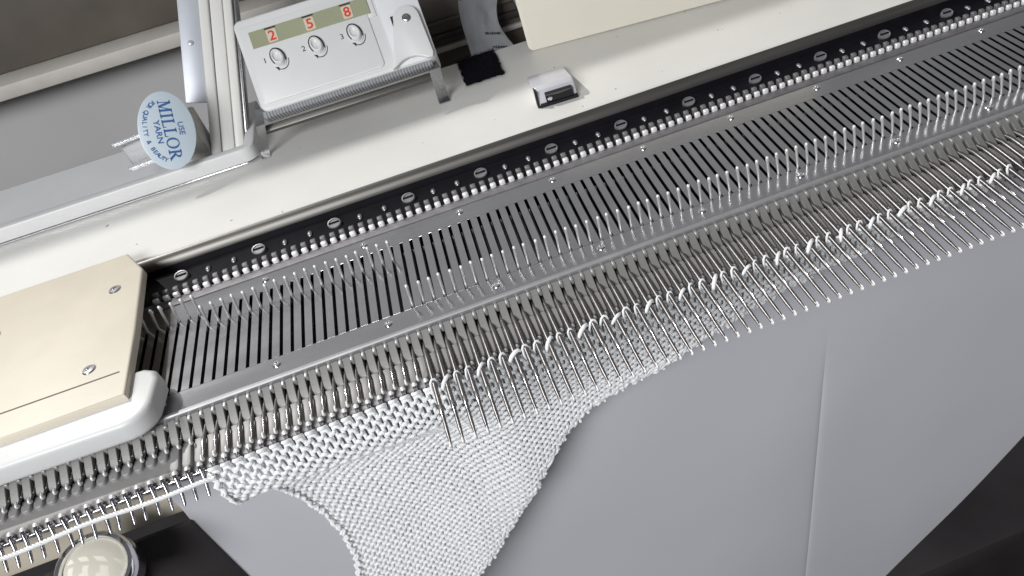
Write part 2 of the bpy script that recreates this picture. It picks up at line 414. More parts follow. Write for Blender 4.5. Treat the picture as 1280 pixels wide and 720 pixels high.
# ------------------------------------------------------------------ needles (each slides on its own)
def nz(y): return -5.6 if y > -17 else (-5.6 + 0.8 * sm(17, 24, -y) if y > -24 else -4.8 - (-24 - y) * 0.072)
def needle_thing(i, hook_y, label, group, cat='needle'):
    return empty('latch_needle', (i * P + (0.55 * P if hook_y < -60 else 0.1 * P) * 0, hook_y, nz(hook_y)), label, cat, group)
kinds = {
    'hold': (-69.6, 'steel latch needle in hold position, its shaft reaching out over the white knit', 'needles held forward over the white knit'),
    'bare': (-69.6, 'steel latch needle in hold position at right, its hook over the bare grey sheet', 'needles held forward past the right edge of the knit'),
    'work': (-35.2, 'steel latch needle in working position with a white stitch at its hook', 'working needles along the upper edge of the knit'),
    'rest': (-25.6, 'steel latch needle pulled back to rest at left, short of the white yarn strand', 'resting needles left of the knit'),
}
proto = {}
def build_needle(kind, i):
    hy, label, group = kinds[kind]
    key = 'hold' if kind == 'bare' else kind
    if key in proto:
        src = proto[key]
        r = src[0].copy(); C.objects.link(r); r.location.x = i * P * S
        r['label'] = label; r['group'] = group
        for ch in src[1]:
            c = ch.copy(); C.objects.link(c); c.parent = r
            for g in ch.children:
                d_ = g.copy(); C.objects.link(d_); d_.parent = c
            if ch.name.startswith('butt'): c.rotation_euler = (random.gauss(0, 0.003), random.gauss(0, 0.012), 0)
        return r
    x = i * P; by = hy + 70.6
    dx = 2.2 if key == 'hold' else 0.6     # the long needles lean a little to the right of their channel
    def X(y): return x + dx * min(1, max(0, (-12 - y) / 57.0))
    r = empty('latch_needle', (x, hy, nz(hy)), label, 'needle', group)
    pts = [(x, by + 40, -1.9), (x, by + 39, -2.1), (x, by + 37, -4.2), (x, by + 30, -5.0)]
    rad = [0.3, 0.5, 0.5, 0.5]
    y = by + 20
    while y > hy + 3: pts.append((X(y), y, nz(y))); rad.append(1.0 if y > hy + 17 else 0.74); y -= 4
    for (yy, zz, rr) in ((hy + 3, 0, .5), (hy + 1.2, 0, .46), (hy + 0.3, 0.25, .45), (hy, 0.75, .42), (hy + 0.3, 1.25, .4), (hy + 1.0, 1.45, .36), (hy + 1.9, 1.35, .22)):
        pts.append((X(yy), yy, nz(yy) + zz)); rad.append(rr)
    ch = [part('shaft', MB().tube(pts, rad, 8), M['needle'], r, 60)]
    hk = MB().tube([p_ for p_ in pts[-6:]], [r_ * 1.22 for r_ in rad[-6:]], 8)
    ch.append(part('hook', hk, M['tip'], r, 60))
    bm_ = MB().tube([(x - 0.1, by + 0.2, -5.0), (x, by + 0.5, -0.2), (x + 0.4, by + 1.6, 4.4), (x + 0.75, by + 2.6, 8.0), (x + 0.8, by + 2.8, 8.7), (x + 0.82, by + 2.9, 9.1)], [0.5, 0.55, 0.62, 0.66, 0.6, 0.3], 8)
    bt_ = part('butt', bm_, M['butt'], r, 60); ch.append(bt_)
    tm_ = MB().lathe([(0.62, -1.6), (0.68, 0.0), (0.62, 0.4), (0.35, 0.65), (0, 0.75)], 12, Matrix.Translation((x + 0.78, by + 2.75, 8.6)) @ Matrix.Rotation(radians(12), 4, 'X'))
    part('butt_cap', tm_, M['tip'], bt_, 60)
    if key == 'hold':
        la_ = [(X(hy + 12), hy + 12, nz(hy + 12) + 0.5), (X(hy + 15), hy + 15, nz(hy + 15) + 0.95), (X(hy + 18.5), hy + 18.5, nz(hy + 18.5) + 0.85), (X(hy + 20), hy + 20, nz(hy + 20) + 0.7)]
    else:
        la_ = [(X(hy + 5), hy + 5, nz(hy + 5) + 0.45), (X(hy + 8), hy + 8, nz(hy + 8) + 0.8), (X(hy + 11), hy + 11, nz(hy + 11) + 0.7), (X(hy + 12), hy + 12, nz(hy + 12) + 0.6)]
    ch.append(part('latch', MB().tube(la_, [0.3, 0.34, 0.5, 0.25], 6), M['nickel'], r, 60))
    proto[key] = (r, ch)
    return r
def nth(n): return '%d%s' % (n, 'th' if 10 < n % 100 < 14 else {1: 'st', 2: 'nd', 3: 'rd'}.get(n % 10, 'th'))
for i in range(I0, 3):
    build_needle('rest', i)['label'] = 'resting steel needle pulled back, %s to the left of the white knit corner' % nth(3 - i)
for i in range(3, 22):
    build_needle('work', i)['label'] = 'working steel needle holding a white stitch, %s from the left corner of the knit' % nth(i - 2)
for i in range(22, 77):
    build_needle('hold', i)['label'] = 'steel needle held forward over the knit, %s right of the working needles' % nth(i - 21)
for i in range(77, I1):
    build_needle('bare', i)['label'] = 'steel needle held forward over bare grey sheet, %s past the right edge of the knit' % nth(i - 76)

# ------------------------------------------------------------------ knitted fabric: rows of real yarn loops
LEFT = [(-200, 30), (-150, 31), (-100, 35.5), (-84, 38.6), (-72, 38.2), (-55, 33.5), (-40, 27.8), (-30, 23.6), (-20, 19.6), (-12, 16.5), (-9, 15.2)]
RIGHT = [(-200, 36), (-165, 34), (-150, 46), (-131, 66), (-113, 91), (-100, 105), (-80, 122), (-66, 134.4), (-60, 140.5), (-54, 149), (-48, 162), (-41, 182), (-33, 206), (-25, 235), (-19, 266), (-15, 300), (-11.5, 338), (-9, 345)]
PB = [(0, (-36.9, -9.0)), (4, (-39.6, -11.7)), (8, (-42.6, -14.6)), (12, (-44.8, -17.6)), (16, (-44.6, -21.4)), (22, (-40.5, -26)), (32, (-33.5, -33.3)), (44, (-30.2, -44.8)), (60, (-31.5, -60.6)), (80, (-37, -79.8)), (110, (-47.5, -108)), (190, (-72, -184))]
PE = [(0, (-37.2, -9.6)), (4, (-39.2, -12.9)), (8, (-40.2, -16.6)), (16, (-40.6, -24.5)), (40, (-40, -48)), (110, (-43, -117)), (190, (-47, -197))]
def prof2(tab, s_): return lerp_tab([(a, b[0]) for a, b in tab], s_), lerp_tab([(a, b[1]) for a, b in tab], s_)
def cloth(xt, s_):
    """xt: position along the needles at the top edge, s_: length down the fabric"""
    k = sm(84, 124, xt)
    a = prof2(PB, s_); b = prof2(PE, s_)
    y = a[0] + (b[0] - a[0]) * k; z = a[1] + (b[1] - a[1]) * k
    fl = lerp_tab(LEFT, z) - 15.2
    gl = lerp_tab([(-200, -46), (-150, -30), (-100, -14), (-60, -5), (-30, -1), (-9, 0)], z)
    t = min(1.3, max(0, (xt - 15) / 130.0))
    x = xt + fl * (1 - t) + gl * t
    amp = sm(10, 40, s_)
    y += amp * 2.6 * sin(x * 0.055 + z * 0.03 + 1.0) + amp * 1.1 * noise.noise(V((x * 0.05, z * 0.05, 3.1)))
    x += 0.35 * noise.noise(V((xt * 0.2, s_ * 0.2, 0))); z += 0.3 * noise.noise(V((xt * 0.2, s_ * 0.2, 7)))
    return V((x, y, z))
def cloth_n(xt, s_):
    e = 0.6
    du = cloth(xt + e, s_) - cloth(xt - e, s_); dv = cloth(xt, s_ + e) - cloth(xt, max(0, s_ - e))
    n = du.cross(dv).normalized()
    return -n if n.y > 0 else n
fv, ff = [], []
def yarn(pts, r, n=6):
    base = len(fv); N = len(pts); nrm = None
    for i in range(N):
        t = (pts[min(i + 1, N - 1)] - pts[max(i - 1, 0)]).normalized()
        if nrm is None:
            up = V((0, -1, 0.3)); nrm = (up - t * up.dot(t)).normalized()
        nrm = (nrm - t * nrm.dot(t)).normalized(); bn = t.cross(nrm)
        rr = r * (1 + 0.12 * noise.noise(pts[i] * 0.9))
        for k in range(n):
            q = pts[i] + (nrm * cos(2 * pi * k / n) + bn * sin(2 * pi * k / n)) * rr
            fv.append(q * S)
    for i in range(N - 1):
        for k in range(n):
            ff.append((base + i * n + k, base + i * n + (k + 1) % n, base + (i + 1) * n + (k + 1) % n, base + (i + 1) * n + k))
srow = [0.6]
while srow[-1] < 185: srow.append(srow[-1] + (3.8 if len(srow) < 4 else 3.15))
edgeR, edgeL = [], []
for ri, s0 in enumerate(srow):
    h = 3.8 if ri < 3 else 3.15
    cols = []
    c = 3
    while c < 77:
        xt = (c + 0.5) * P
        p = cloth(xt, s0)
        if p.x + 2.6 > lerp_tab(RIGHT, p.z): break
        cols.append(c); c += 1
    if len(cols) < 2: break
    edgeL.append(cloth(3 * P, s0)); edgeR.append(cloth((cols[-1] + 1) * P, s0))
    pts = []
    NS = 14
    r_y = 0.80 if ri < 3 else 0.80
    for c in cols:
        for k in range(NS):
            t = k / NS
            xt = (c + t + 0.105 * sin(4 * pi * t)) * P
            ss = s0 + 0.86 * h * cos(2 * pi * t) * 0.95
            d = 0.45 * cos(4 * pi * t)
            if ri < 3: d *= 1.1
            j = noise.noise(V((c * 1.7, ri * 2.3, 0.5))) * 0.25
            p = cloth(xt, max(0.0, ss + j)) + cloth_n((c + 0.5) * P, s0) * (d)
            if ss < 0: p += V((0, -ss * -0.55, -ss * 0.35))
            pts.append(p)
    yarn(pts, r_y)
# rolled selvedges
for off, rad in ((0.0, 0.72), (1.1, 0.6)):
    e = []
    for k, p in enumerate(edgeL):
        for q in range(4):
            p2 = edgeL[min(k + 1, len(edgeL) - 1)]
            m_ = p.lerp(p2, q / 4); a = (k * 4 + q) * 1.1
            w_ = noise.noise(V((k * 0.6, off, 1.0)))
            e.append(m_ + V((0.75 * cos(a * 1.35) + off * 0.8 + 0.7 * w_, -0.4 - off + 0.6 * sin(a * 1.7), 0.5 * w_)))
    yarn(e, rad)
edgeR = [V((lerp_tab(RIGHT, p.z) - 1.4, p.y, p.z)) for p in edgeR]
e = []
for k, p in enumerate(edgeR):
    p2 = edgeR[min(k + 1, len(edgeR) - 1)]
    nn = max(3, int((p2 - p).length / 0.8))
    for q in range(nn):
        m_ = p.lerp(p2, q / nn); a = len(e) * 0.9
        w_ = noise.noise(V((len(e) * 0.12, 0, 4.0)))
        e.append(m_ + V((0.7 * cos(a * 1.3) - 0.6, 0.4 + 0.35 * sin(a), 0.6 * sin(a * 1.1) - 0.2 + 0.6 * w_)))
yarn(e, 0.85)
yarn([p + V((-1.3, -0.3, 0.5)) + V((0.4 * sin(q_ * 0.9), 0, 0.4 * cos(q_ * 1.3))) for q_, p in enumerate(e)], 0.75)
# loose fibres standing off the yarn
nb_ = len(fv)
for k in range(22000):
    p = V(random.choice(fv[:nb_])) if False else V(fv[random.randrange(nb_)])
    dr = V((random.gauss(0, 1), random.gauss(-0.6, 0.8), random.gauss(0, 1))).normalized() * random.uniform(0.5, 1.3) * S
    q = V((random.gauss(0, 1), random.gauss(0, 1), random.gauss(0, 1))).cross(dr).normalized() * 0.055 * S
    b_ = len(fv); fv += [p - q, p + q, p + dr]; ff.append((b_, b_ + 1, b_ + 2))
me = bpy.data.meshes.new('knitted_fabric'); me.from_pydata(fv, [], ff); me.materials.append(M['yarn']); me.shade_smooth()
fab = bpy.data.objects.new('knitted_fabric', me); C.objects.link(fab)
tag(fab, 'white knitted fabric hanging from the needles, narrowing towards its lower end', 'knitted fabric')
# thick wraps thrown over every third held needle
wr = None
for i in range(23, 77, 3):
    x0 = i * P + 0.9; pos = (x0, -40, -6)
    if wr is None:
        m_ = MB().tube([(x0 - 1.9, -42.2, -7.6), (x0 - 1.5, -41.9, -6.4), (x0 - 0.7, -41.1, -5.3), (x0 + 0.6, -39.8, -4.6), (x0 + 1.5, -38.9, -4.6), (x0 + 1.9, -38.4, -5.6)], [0.45, 0.68, 0.8, 0.82, 0.7, 0.45], 8)
        wr = part('yarn_wrap', m_, M['yarn'], fab, 70, at=pos)
    else:
        c = again(wr, pos, fab); c.rotation_euler = (random.gauss(0, .12), random.gauss(0, .15), random.gauss(-0.1, .16)); k_ = random.uniform(0.85, 1.1); c.scale = (k_, k_, k_)
# the small stitch arched over each held needle
ar = None
for i in range(22, 77):
    if (i - 23) % 3 == 0: continue
    x0 = i * P + 0.9; pos = (x0, -39, -6)
    if ar is None:
        m_ = MB().tube([(x0 - 1.5, -40.4, -9.2), (x0 - 1.45, -39.6, -7.2), (x0 - 1.0, -38.8, -5.2), (x0 - 0.2, -38.3, -4.3), (x0 + 0.7, -38.0, -4.6), (x0 + 1.3, -38.2, -6.2), (x0 + 1.5, -39.0, -8.8)], [0.4, 0.45, 0.5, 0.46, 0.46, 0.42, 0.38], 7)
        ar = part('stitch_arch', m_, M['yarn'], fab, 70, at=pos)
    else:
        c = again(ar, pos, fab); c.rotation_euler = (random.gauss(0, .1), random.gauss(0, .12), random.gauss(0, .14)); k_ = random.uniform(0.85, 1.1); c.scale = (k_, k_, k_)
# working strand lying in front of the pegs
m_ = MB(); pts = []
for k in range(61):
    t = k / 60; x = -80 + t * (16.4 + 80)
    pts.append((x, -40.9 - 0.5 * sin(t * 9), -10.4 + 0.9 * t + 0.25 * sin(t * 15) if t < 0.97 else -9.6))
for ph in (0.0, 2.1, 4.2):
    hp = []
    for k in range(241):
        a = k / 4; b0_ = int(min(59, a)); c_ = V(pts[b0_]).lerp(V(pts[b0_ + 1]), a - b0_)
        w_ = k * 0.62 + ph
        hp.append(c_ + V((0, 0.42 * cos(w_), 0.42 * sin(w_))) * (1 + 0.2 * noise.noise(V((k * 0.2, ph, 0)))))
    m_.tube(hp, 0.5, 6)
for k in range(500):
    c_ = V(random.choice(pts)) + V((random.uniform(-0.8, 0.8), 0, 0)); dr = V((random.gauss(0, 1), random.gauss(0, 1), random.gauss(0, 1))).normalized()
    q = V((random.gauss(0, 1), random.gauss(0, 1), random.gauss(0, 1))).cross(dr).normalized() * 0.05
    m_.poly([c_ + dr * 0.6 - q, c_ + dr * 0.6 + q, c_ + dr * random.uniform(1.1, 1.9)])
o = part('yarn_strand', m_, M['yarn'], None, 70, at=(-30, -41, -10.5)); tag(o, 'single thick white yarn strand lying along the pegs left of the knit', 'yarn')

# ------------------------------------------------------------------ grey sheet hanging in front of the machine
mb = MB(); rows = []
zs = [-13 - 8 * k for k in range(0, 46)]
for z in zs:
    row = []
    xl = -12.0 - (0.08 * (-z - 37) if z < -37 else 0); seam = 267.8 - (-z - 88) * 0.085
    xs_ = [xl + (seam - 8 - xl) * k / 34 for k in range(35)] + [seam + o_ for o_ in (-5, -3, -1.8, -0.9, -0.4, 0, 0.4, 0.9, 1.8, 3, 5, 8)] + [seam + 8 + (470 - seam - 8) * k / 24 for k in range(1, 25)]
    for x in xs_:
        d = x - seam
        y = -23.4 + 0.8 * sin(x * 0.018 + 0.6) + 0.5 * sin(z * 0.02 + x * 0.01) - 1.5 * sm(0, 150, d)
        fade = sm(-75, -130, z)
        y += (0.55 * math.exp(-abs(d) / 0.9) + 0.5 * math.exp(-abs(d) / 5)) * fade
        y += 1.4 * noise.noise(V((x * 0.012, z * 0.010, 5.0))) * sm(-30, -80, z)
        row.append((x, y, z))
    rows.append(row)
mb.sheet(rows)
# the sheet is cut off along a slanting lower right edge
bmesh.ops.bisect_plane(mb.bm, geom=mb.bm.verts[:] + mb.bm.edges[:] + mb.bm.faces[:], plane_co=V((312, 0, -345)), plane_no=V((0.78, 0, -0.63)), clear_outer=True)
bmesh.ops.solidify(mb.bm, geom=mb.bm.faces[:], thickness=0.6)
o = part('grey_sheet', mb, M['paper'], None, 30, at=(200, -23, -200)); tag(o, 'smooth grey backing sheet with a faint vertical crease, hanging behind the knit', 'sheet')

# ------------------------------------------------------------------ row counter
F = frame((47.6, 149.4, 32.6), (0.9998, 0.0, 0.0209), (0.030, 0.6879, 0.7257)) @ Matrix.Scale(0.963, 4) @ Matrix.Rotation(radians(-1.3), 4, 'Z')
rc = empty('row_counter', (93, 150, 18), 'white row counter box with three dials and red digits 2, 5, 8', 'row counter')
def fp(name, mb, m, parent, smooth=40, label=None):
    return part(name, mb, m, parent, smooth, label=label, xf=F)
def rrect(x0, x1, y0, y1, r, n=5):
    pts = []
    for cx, cy, a0 in ((x1 - r, y0 + r, -90), (x1 - r, y1 - r, 0), (x0 + r, y1 - r, 90), (x0 + r, y0 + r, 180)):
        for k in range(n + 1):
            a = radians(a0 + 90 * k / n); pts.append((cx + r * cos(a), cy + r * sin(a)))
    return pts
body = fp('body', MB().prism(rrect(2.5, 98.5, 0, 51, 4), -24, 0, 'z', bev=1.2, seg=3), M['white'], rc)
panel = fp('face_panel', MB().prism(rrect(4.2, 71, 3.5, 46.5, 2.5), -0.2, 0.9, 'z', bev=0.5, seg=2), M['white'], rc)
win = fp('window', MB().prism([(9.2, 33.3), (73.0, 33.3), (73.0, 42.6), (9.2, 42.6)], 0.5, 1.15, 'z', bev=0.15, seg=1), M['lcd'], rc)
fp('window_frame', MB().prism([(71, 31), (75.5, 31), (75.5, 45), (71, 45)], -0.3, 0.6, 'z', bev=0.3), M['white'], rc)
for k, dgt in enumerate('258'):
    cx = 20.6 + 20.4 * k
    dr = fp('digit_drum', MB().prism(rrect(cx - 2.6, cx + 2.6, 34.0, 40.9, 0.6, 2), 1.0, 1.35, 'z'), M['pale'], rc)
    tb = text_bm(dgt, 7.6, 0.05, 0.10); bmesh.ops.transform(tb.bm, matrix=Matrix.Translation((cx, 37.2, 1.45)), verts=tb.bm.verts)
    fp('digit', tb, M['red'], dr, None)
    ib = MB().box(cx - 3.0, cx + 3.0, 41.4, 42.1, 1.1, 1.4); fp('index_mark', ib, M['ink'], dr)
for k in range(3):
    cx = 19.8 + 20.9 * k; cy = 25.3
    mx = Matrix.Translation((cx, cy, 0.8)) @ Matrix.Rotation(radians(14), 4, 'Z') @ Matrix.Diagonal((0.78, 1.12, 1, 1))
    kn = fp('dial', MB().lathe([(5.0, 0), (5.0, 0.4), (4.7, 0.7), (4.4, 0.6), (4.3, 0.3), (3.8, 2.2), (3.5, 2.7), (2.9, 2.8), (2.0, 1.9), (0, 1.7)], 32, mx), M['white'], rc, 40)
    # dark crescent rim of the well and the turning arrow
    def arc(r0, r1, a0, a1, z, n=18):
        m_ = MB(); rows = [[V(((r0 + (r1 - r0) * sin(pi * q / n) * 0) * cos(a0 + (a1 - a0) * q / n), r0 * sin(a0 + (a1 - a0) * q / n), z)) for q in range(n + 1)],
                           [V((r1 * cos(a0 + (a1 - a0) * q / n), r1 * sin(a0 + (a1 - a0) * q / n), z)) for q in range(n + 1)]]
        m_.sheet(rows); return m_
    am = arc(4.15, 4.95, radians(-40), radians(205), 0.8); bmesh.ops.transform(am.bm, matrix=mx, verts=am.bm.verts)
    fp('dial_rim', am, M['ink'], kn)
    am = arc(5.9, 6.35, radians(-125), radians(-25), 0.2)
    am.poly([V((6.1 * cos(radians(a)) * f_, 6.1 * sin(radians(a)) * f_, 0.2)) for a, f_ in ((-125, 0.84), (-125, 1.18), (-148, 1.0))])
    bmesh.ops.transform(am.bm, matrix=mx, verts=am.bm.verts); fp('turn_arrow', am, M['ink'], kn)
    tb = text_bm('123'[k], 4.2, 0.04, 0.0); bmesh.ops.transform(tb.bm, matrix=Matrix.Translation((cx - 7.0, cy + 0.2, 1.0)), verts=tb.bm.verts)
    fp('dial_number', tb, M['ink'], kn, None)
# lever with pivot screw
lv = MB(); lpts = [(74.5, -0.8), (77.0, 0.4), (80.0, 2.2), (84.0, 3.2), (88.0, 2.9), (91.5, 1.4), (93.5, 0.0), (96.6, -0.4), (97.6, 2.0)]
lpts += [(89.9 + 7.0 * cos(radians(a)), 23.9 + 7.0 * sin(radians(a))) for a in range(0, 181, 18)]
lv.prism(lpts, 1.4, 4.0, 'z', bev=0.5, seg=2)
lev = fp('lever', lv, M['white'], rc)
fp('lever_screw', MB().lathe([(2.3, 0), (2.3, 0.5), (1.8, 0.9), (1.2, 0.9), (1.0, 0.4), (0, 0.4)], 20, Matrix.Translation((90.0, 23.6, 4.0))), M['nickel'], lev)
fp('lever_stop', MB().box(81.8, 84.0, 17, 28, 0.3, 1.3, 0.3), M['ink'], rc)
fp('side_plate', MB().prism(rrect(77, 98.8, 0.5, 51.5, 3), -0.4, 0.5, 'z', bev=0.3), M['whitecool'], rc)
# serrated metal strip under the front edge
st = MB(); st.box(2.0, 95, -2.6, 1.0, -9.5, -1.6, 0.3, 1)
ser = fp('serrated_strip', st, M['serr'], rc)
rg = MB()
for k in range(57):
    x = 3 + k * 1.6; rg.box(x, x + 0.8, -3.0, -2.5, -8.8, -2.0)
    rg.box(x, x + 0.8, -2.7, 0.2, -1.7, -1.3)
rgo = fp('teeth', rg, M['nub'], ser); rgo['kind'] = 'stuff'
# chrome bracket with two feet standing on the machine
bk = MB(); bk.prism([(-2.4, -3.4), (94, -3.4), (94, -7.0), (-2.4, -7.0)], -14, -9.8, 'z', bev=0.3)
fp('bracket', bk, M['darkmetal'], rc)
def strap(name, pts, wdt):
    m_ = MB()
    rows = []
    for p in pts: rows.append([V(p) + V((-wdt / 2, 0, 0)), V(p) + V((wdt / 2, 0, 0))])
    m_.sheet(rows); bmesh.ops.solidify(m_.bm, geom=m_.bm.faces[:], thickness=1.0)
    return part(name, m_, M['rail'], rc, 40)
strap('bracket_foot', [(138.0, 162, 29.5), (138.4, 152, 28.2), (138.9, 149.0, 26.6), (138.3, 149.2, 18), (137.9, 149.3, 9.2), (137.9, 146.0, 8.6)], 6.0)
strap('bracket_foot', [(46.5, 162, 29.5), (46.5, 152, 28.2), (46.2, 149, 26.8), (43.0, 150.5, 17), (40.4, 152.6, 9.2), (40.2, 150.0, 8.6)], 4.5)

# ------------------------------------------------------------------ white tray with the leaning arm, clip and round badge
def trpts(o): return [(XL, 150.6 + o), (30.5, 150.6 + o)] + [(30.5 + (7 - o) * sin(radians(a)), 157.6 - (7 - o) * cos(radians(a))) for a in range(15, 91, 15)] + [(37.5 - o, 206)]
pts = trpts(0) + [(XL, 206)]
tray = empty('carriage_tray', (-40, 175, 12), 'long white metal tray with a rounded corner at the back left of the machine', 'tray')
tr = MB(); po, pi_ = trpts(0), trpts(5.5)
tr.prism(po + pi_[::-1], 7.0, 16.8, 'z', bev=0.9, seg=3)
part('tray_rim', tr, M['white'], tray)
tr = MB(); tr.prism(trpts(4.5) + [(XL, 206)], 7.0, 12.0, 'z')
part('tray_floor', tr, M['whitecool'], tray)
part('edge_trim', MB().tube([(XL, 150.4, 8.8)] + [(a + 0.2, b - 0.2, 8.8) for a, b in pts[1:8]] + [(38, 206, 8.8)], 0.7, 6), M['chrome'], tray, 60)
# arm: base on the tray, leaning up and back
d = V((21, 52, 60)).normalized(); b0 = V((20.7, 163, 10.0))
A = frame(b0, (1, -0.05, -0.30), d)
arm = empty('tension_arm', (20.7, 163, 12), 'upright ribbed cream arm rising from the tray beside the round badge', 'arm')
def apart(name, mb, m): return part(name, mb, m, arm, 40, xf=A)
apart('rib', MB().box(-8.2, -3.2, 0, 190, -3, 2.2, 1.0, 3), M['cream'])
apart('rib', MB().box(-2.8, 3.4, 0, 190, -3, 1.6, 0.9, 3), M['cream'])
apart('rib', MB().box(3.8, 8.4, 0, 190, -3, 2.6, 1.0, 3), M['cream'])
apart('back_channel', MB().box(8.6, 10.5, 0, 190, -9, 0.4, 0.5, 2), M['rail'])
fl = MB(); fl.box(-19.5, -9.0, 30, 190, -5, -3.4, 0.4, 2)
apart('side_strap', fl, M['armgrey'])
apart('rivet', MB().lathe([(1.5, 0), (1.3, 0.7), (0.6, 1.0), (0, 1.05)], 16, Matrix.Translation((-14.5, 62, -3.4))), M['armgrey'])
# clip block behind the badge, clear wing at its left
cl = empty('badge_clip', (10, 167, 12), 'grey beige plastic clip block standing on the white tray behind the badge', 'clip')
part('block', MB().box(2, 14, 164, 178, 11.8, 36, 1.4, 3), M['greyblock'], cl)
part('block_face', MB().box(5, 12, 163.3, 164.4, 16, 33, 0.4, 2), M['greyblock'], cl)
wg = MB(); wg.prism([(-22, 24), (6, 26), (6, 37), (-22, 34)], 157.5, 161.5, 'y', bev=0.8, seg=2)
part('clear_wing', wg, M['clear'], cl)
part('wing_bar', MB().tube([(-24, 157, 22.5), (4, 156, 24.5)], 1.2, 8), M['clear'], cl, 60)
part('wing_bar', MB().tube([(-24, 157, 37), (4, 156, 39)], 1.0, 8), M['clear'], cl, 60)
# badge faces the viewer, its lettering runs downwards
bc = V((4.5, 151.5, 38.0))
fwd = (V((142.45, -256.65, 205)) - bc).normalized(); fwd = (fwd + V((0.10, 0.05, 0.05))).normalized()
rgt = V((0, 0, 1)).cross(fwd).normalized(); upv = fwd.cross(rgt)
roll = radians(-25)                       # long axis of the oval
ex = rgt * cos(roll) + upv * sin(roll); ey = upv * cos(roll) - rgt * sin(roll)
BF = frame(bc, ex, ey)
bd = empty('round_badge', tuple(bc - V((0, 0, 18))), 'pale blue oval advertising badge with blue yarn lettering at upper left', 'badge')
RX, RY = 12.6, 19.2
dm = MB().lathe([(0, -0.6), (0.97, -0.6), (1.0, -0.3), (1.0, 0.2), (0.97, 0.4), (0, 0.4)], 64, Matrix.Diagonal((RX, RY, 1, 1)))
part('disc', dm, M['badge'], bd, 50, xf=BF)
def letters(mb, name):
    part(name, mb, M['blue'], bd, None, xf=BF)
# text frame: x runs down the badge, y points to its right
TF = Matrix.Rotation(radians(-90 + 3), 4, 'Z')
def put(mb, cx, cy, sx=1, sy=1, rot=0):
    bmesh.ops.transform(mb.bm, matrix=TF @ Matrix.Translation((cx, cy, 0.5)) @ Matrix.Rotation(rot, 4, 'Z') @ Matrix.Diagonal((sx, sy, 1, 1)), verts=mb.bm.verts); return mb
letters(put(text_bm('USE', 3.6, 0.03, 0.04), -0.5, 6.2, 1.1, 1.0), 'line_use')
letters(put(text_bm('YARN', 3.9, 0.03, 0.06), 0.3, -4.1, 1.12, 0.95), 'line_yarn')
# big serif word, drawn stroke by stroke
def serif(word, h):
    m_ = MB(); x = 0.0; T, t = 0.19 * h, 0.075 * h
    def bar(x0, y0, x1, y1, w_):
        a = V((x0, y0, 0)); b = V((x1, y1, 0)); n = (b - a).normalized(); q = V((-n.y, n.x, 0)) * w_ / 2
        m_.poly([a + q, b + q, b - q, a - q])
    def ser(cx, y, w_): bar(cx - w_ / 2, y, cx + w_ / 2, y, t * 1.1)
    for ch in word:
        if ch == 'M':
            bar(x + .10 * h, 0, x + .14 * h, h, t); bar(x + .14 * h, h, x + .48 * h, .02 * h, T); bar(x + .48 * h, 0, x + .80 * h, h, t); bar(x + .82 * h, 0, x + .82 * h, h, T)
            ser(x + .10 * h, t / 2, .3 * h); ser(x + .84 * h, t / 2, .4 * h); ser(x + .1 * h, h - t / 2, .28 * h); ser(x + .86 * h, h - t / 2, .3 * h); x += 1.12 * h
        elif ch == 'I':
            bar(x + .18 * h, 0, x + .18 * h, h, T); ser(x + .18 * h, t / 2, .4 * h); ser(x + .18 * h, h - t / 2, .4 * h); x += .47 * h
        elif ch == 'L':
            bar(x + .2 * h, 0, x + .2 * h, h, T); bar(x + .05 * h, t / 2, x + .72 * h, t / 2, t * 1.2); ser(x + .2 * h, h - t / 2, .4 * h); bar(x + .70 * h, 0, x + .70 * h, .26 * h, t); x += .82 * h
        elif ch == 'O':
            n = 28; cx, cy = x + .5 * h, h / 2
            r0 = [V((cx + .5 * h * cos(2 * pi * k / n), cy + .52 * h * sin(2 * pi * k / n), 0)) for k in range(n + 1)]
            r1 = [V((cx + .31 * h * cos(2 * pi * k / n), cy + .44 * h * sin(2 * pi * k / n), 0)) for k in range(n + 1)]
            m_.sheet([r0, r1]); x += 1.08 * h
        elif ch == 'R':
            bar(x + .2 * h, 0, x + .2 * h, h, T); ser(x + .2 * h, t / 2, .42 * h); ser(x + .15 * h, h - t / 2, .3 * h)
            n = 12; cx, cy = x + .32 * h, .74 * h
            r0 = [V((cx + .40 * h * cos(-pi / 2 + pi * k / n), cy + .26 * h * sin(-pi / 2 + pi * k / n), 0)) for k in range(n + 1)]
            r1 = [V((cx + .21 * h * cos(-pi / 2 + pi * k / n), cy + .19 * h * sin(-pi / 2 + pi * k / n), 0)) for k in range(n + 1)]
            m_.sheet([r0, r1]); bar(x + .2 * h, .965 * h, x + .33 * h, .965 * h, t); bar(x + .2 * h, .515 * h, x + .33 * h, .515 * h, t)
            bar(x + .38 * h, .5 * h, x + .80 * h, .03 * h, T); ser(x + .84 * h, t / 2, .26 * h); x += .98 * h
    return m_, x
wm, wl = serif('MILLOR', 5.6)
for q, v in enumerate(wm.bm.verts): v.co.z = 0
bmesh.ops.transform(wm.bm, matrix=Matrix.Translation((-wl / 2, -2.8, 0)), verts=wm.bm.verts)
letters(put(wm, 0.3, 1.2, 29.5 / wl, 1.0), 'line_name')
for k, ch in enumerate('FOR QUALITY & BEAUTY'):
    if ch == ' ': continue
    a = radians(-162 + 144 * (k + 0.5) / 20)      # along the left rim, reading downwards
    ca, sa = cos(a), sin(a)
    px, py = 15.2 * ca, 9.6 * sa
    tx, ty = -15.2 * sa, 9.6 * ca
    letters(put(text_bm(ch, 2.9, 0.03, 0.05), px, py, 0.95, 0.95, math.atan2(ty, tx)), 'rim_letter')

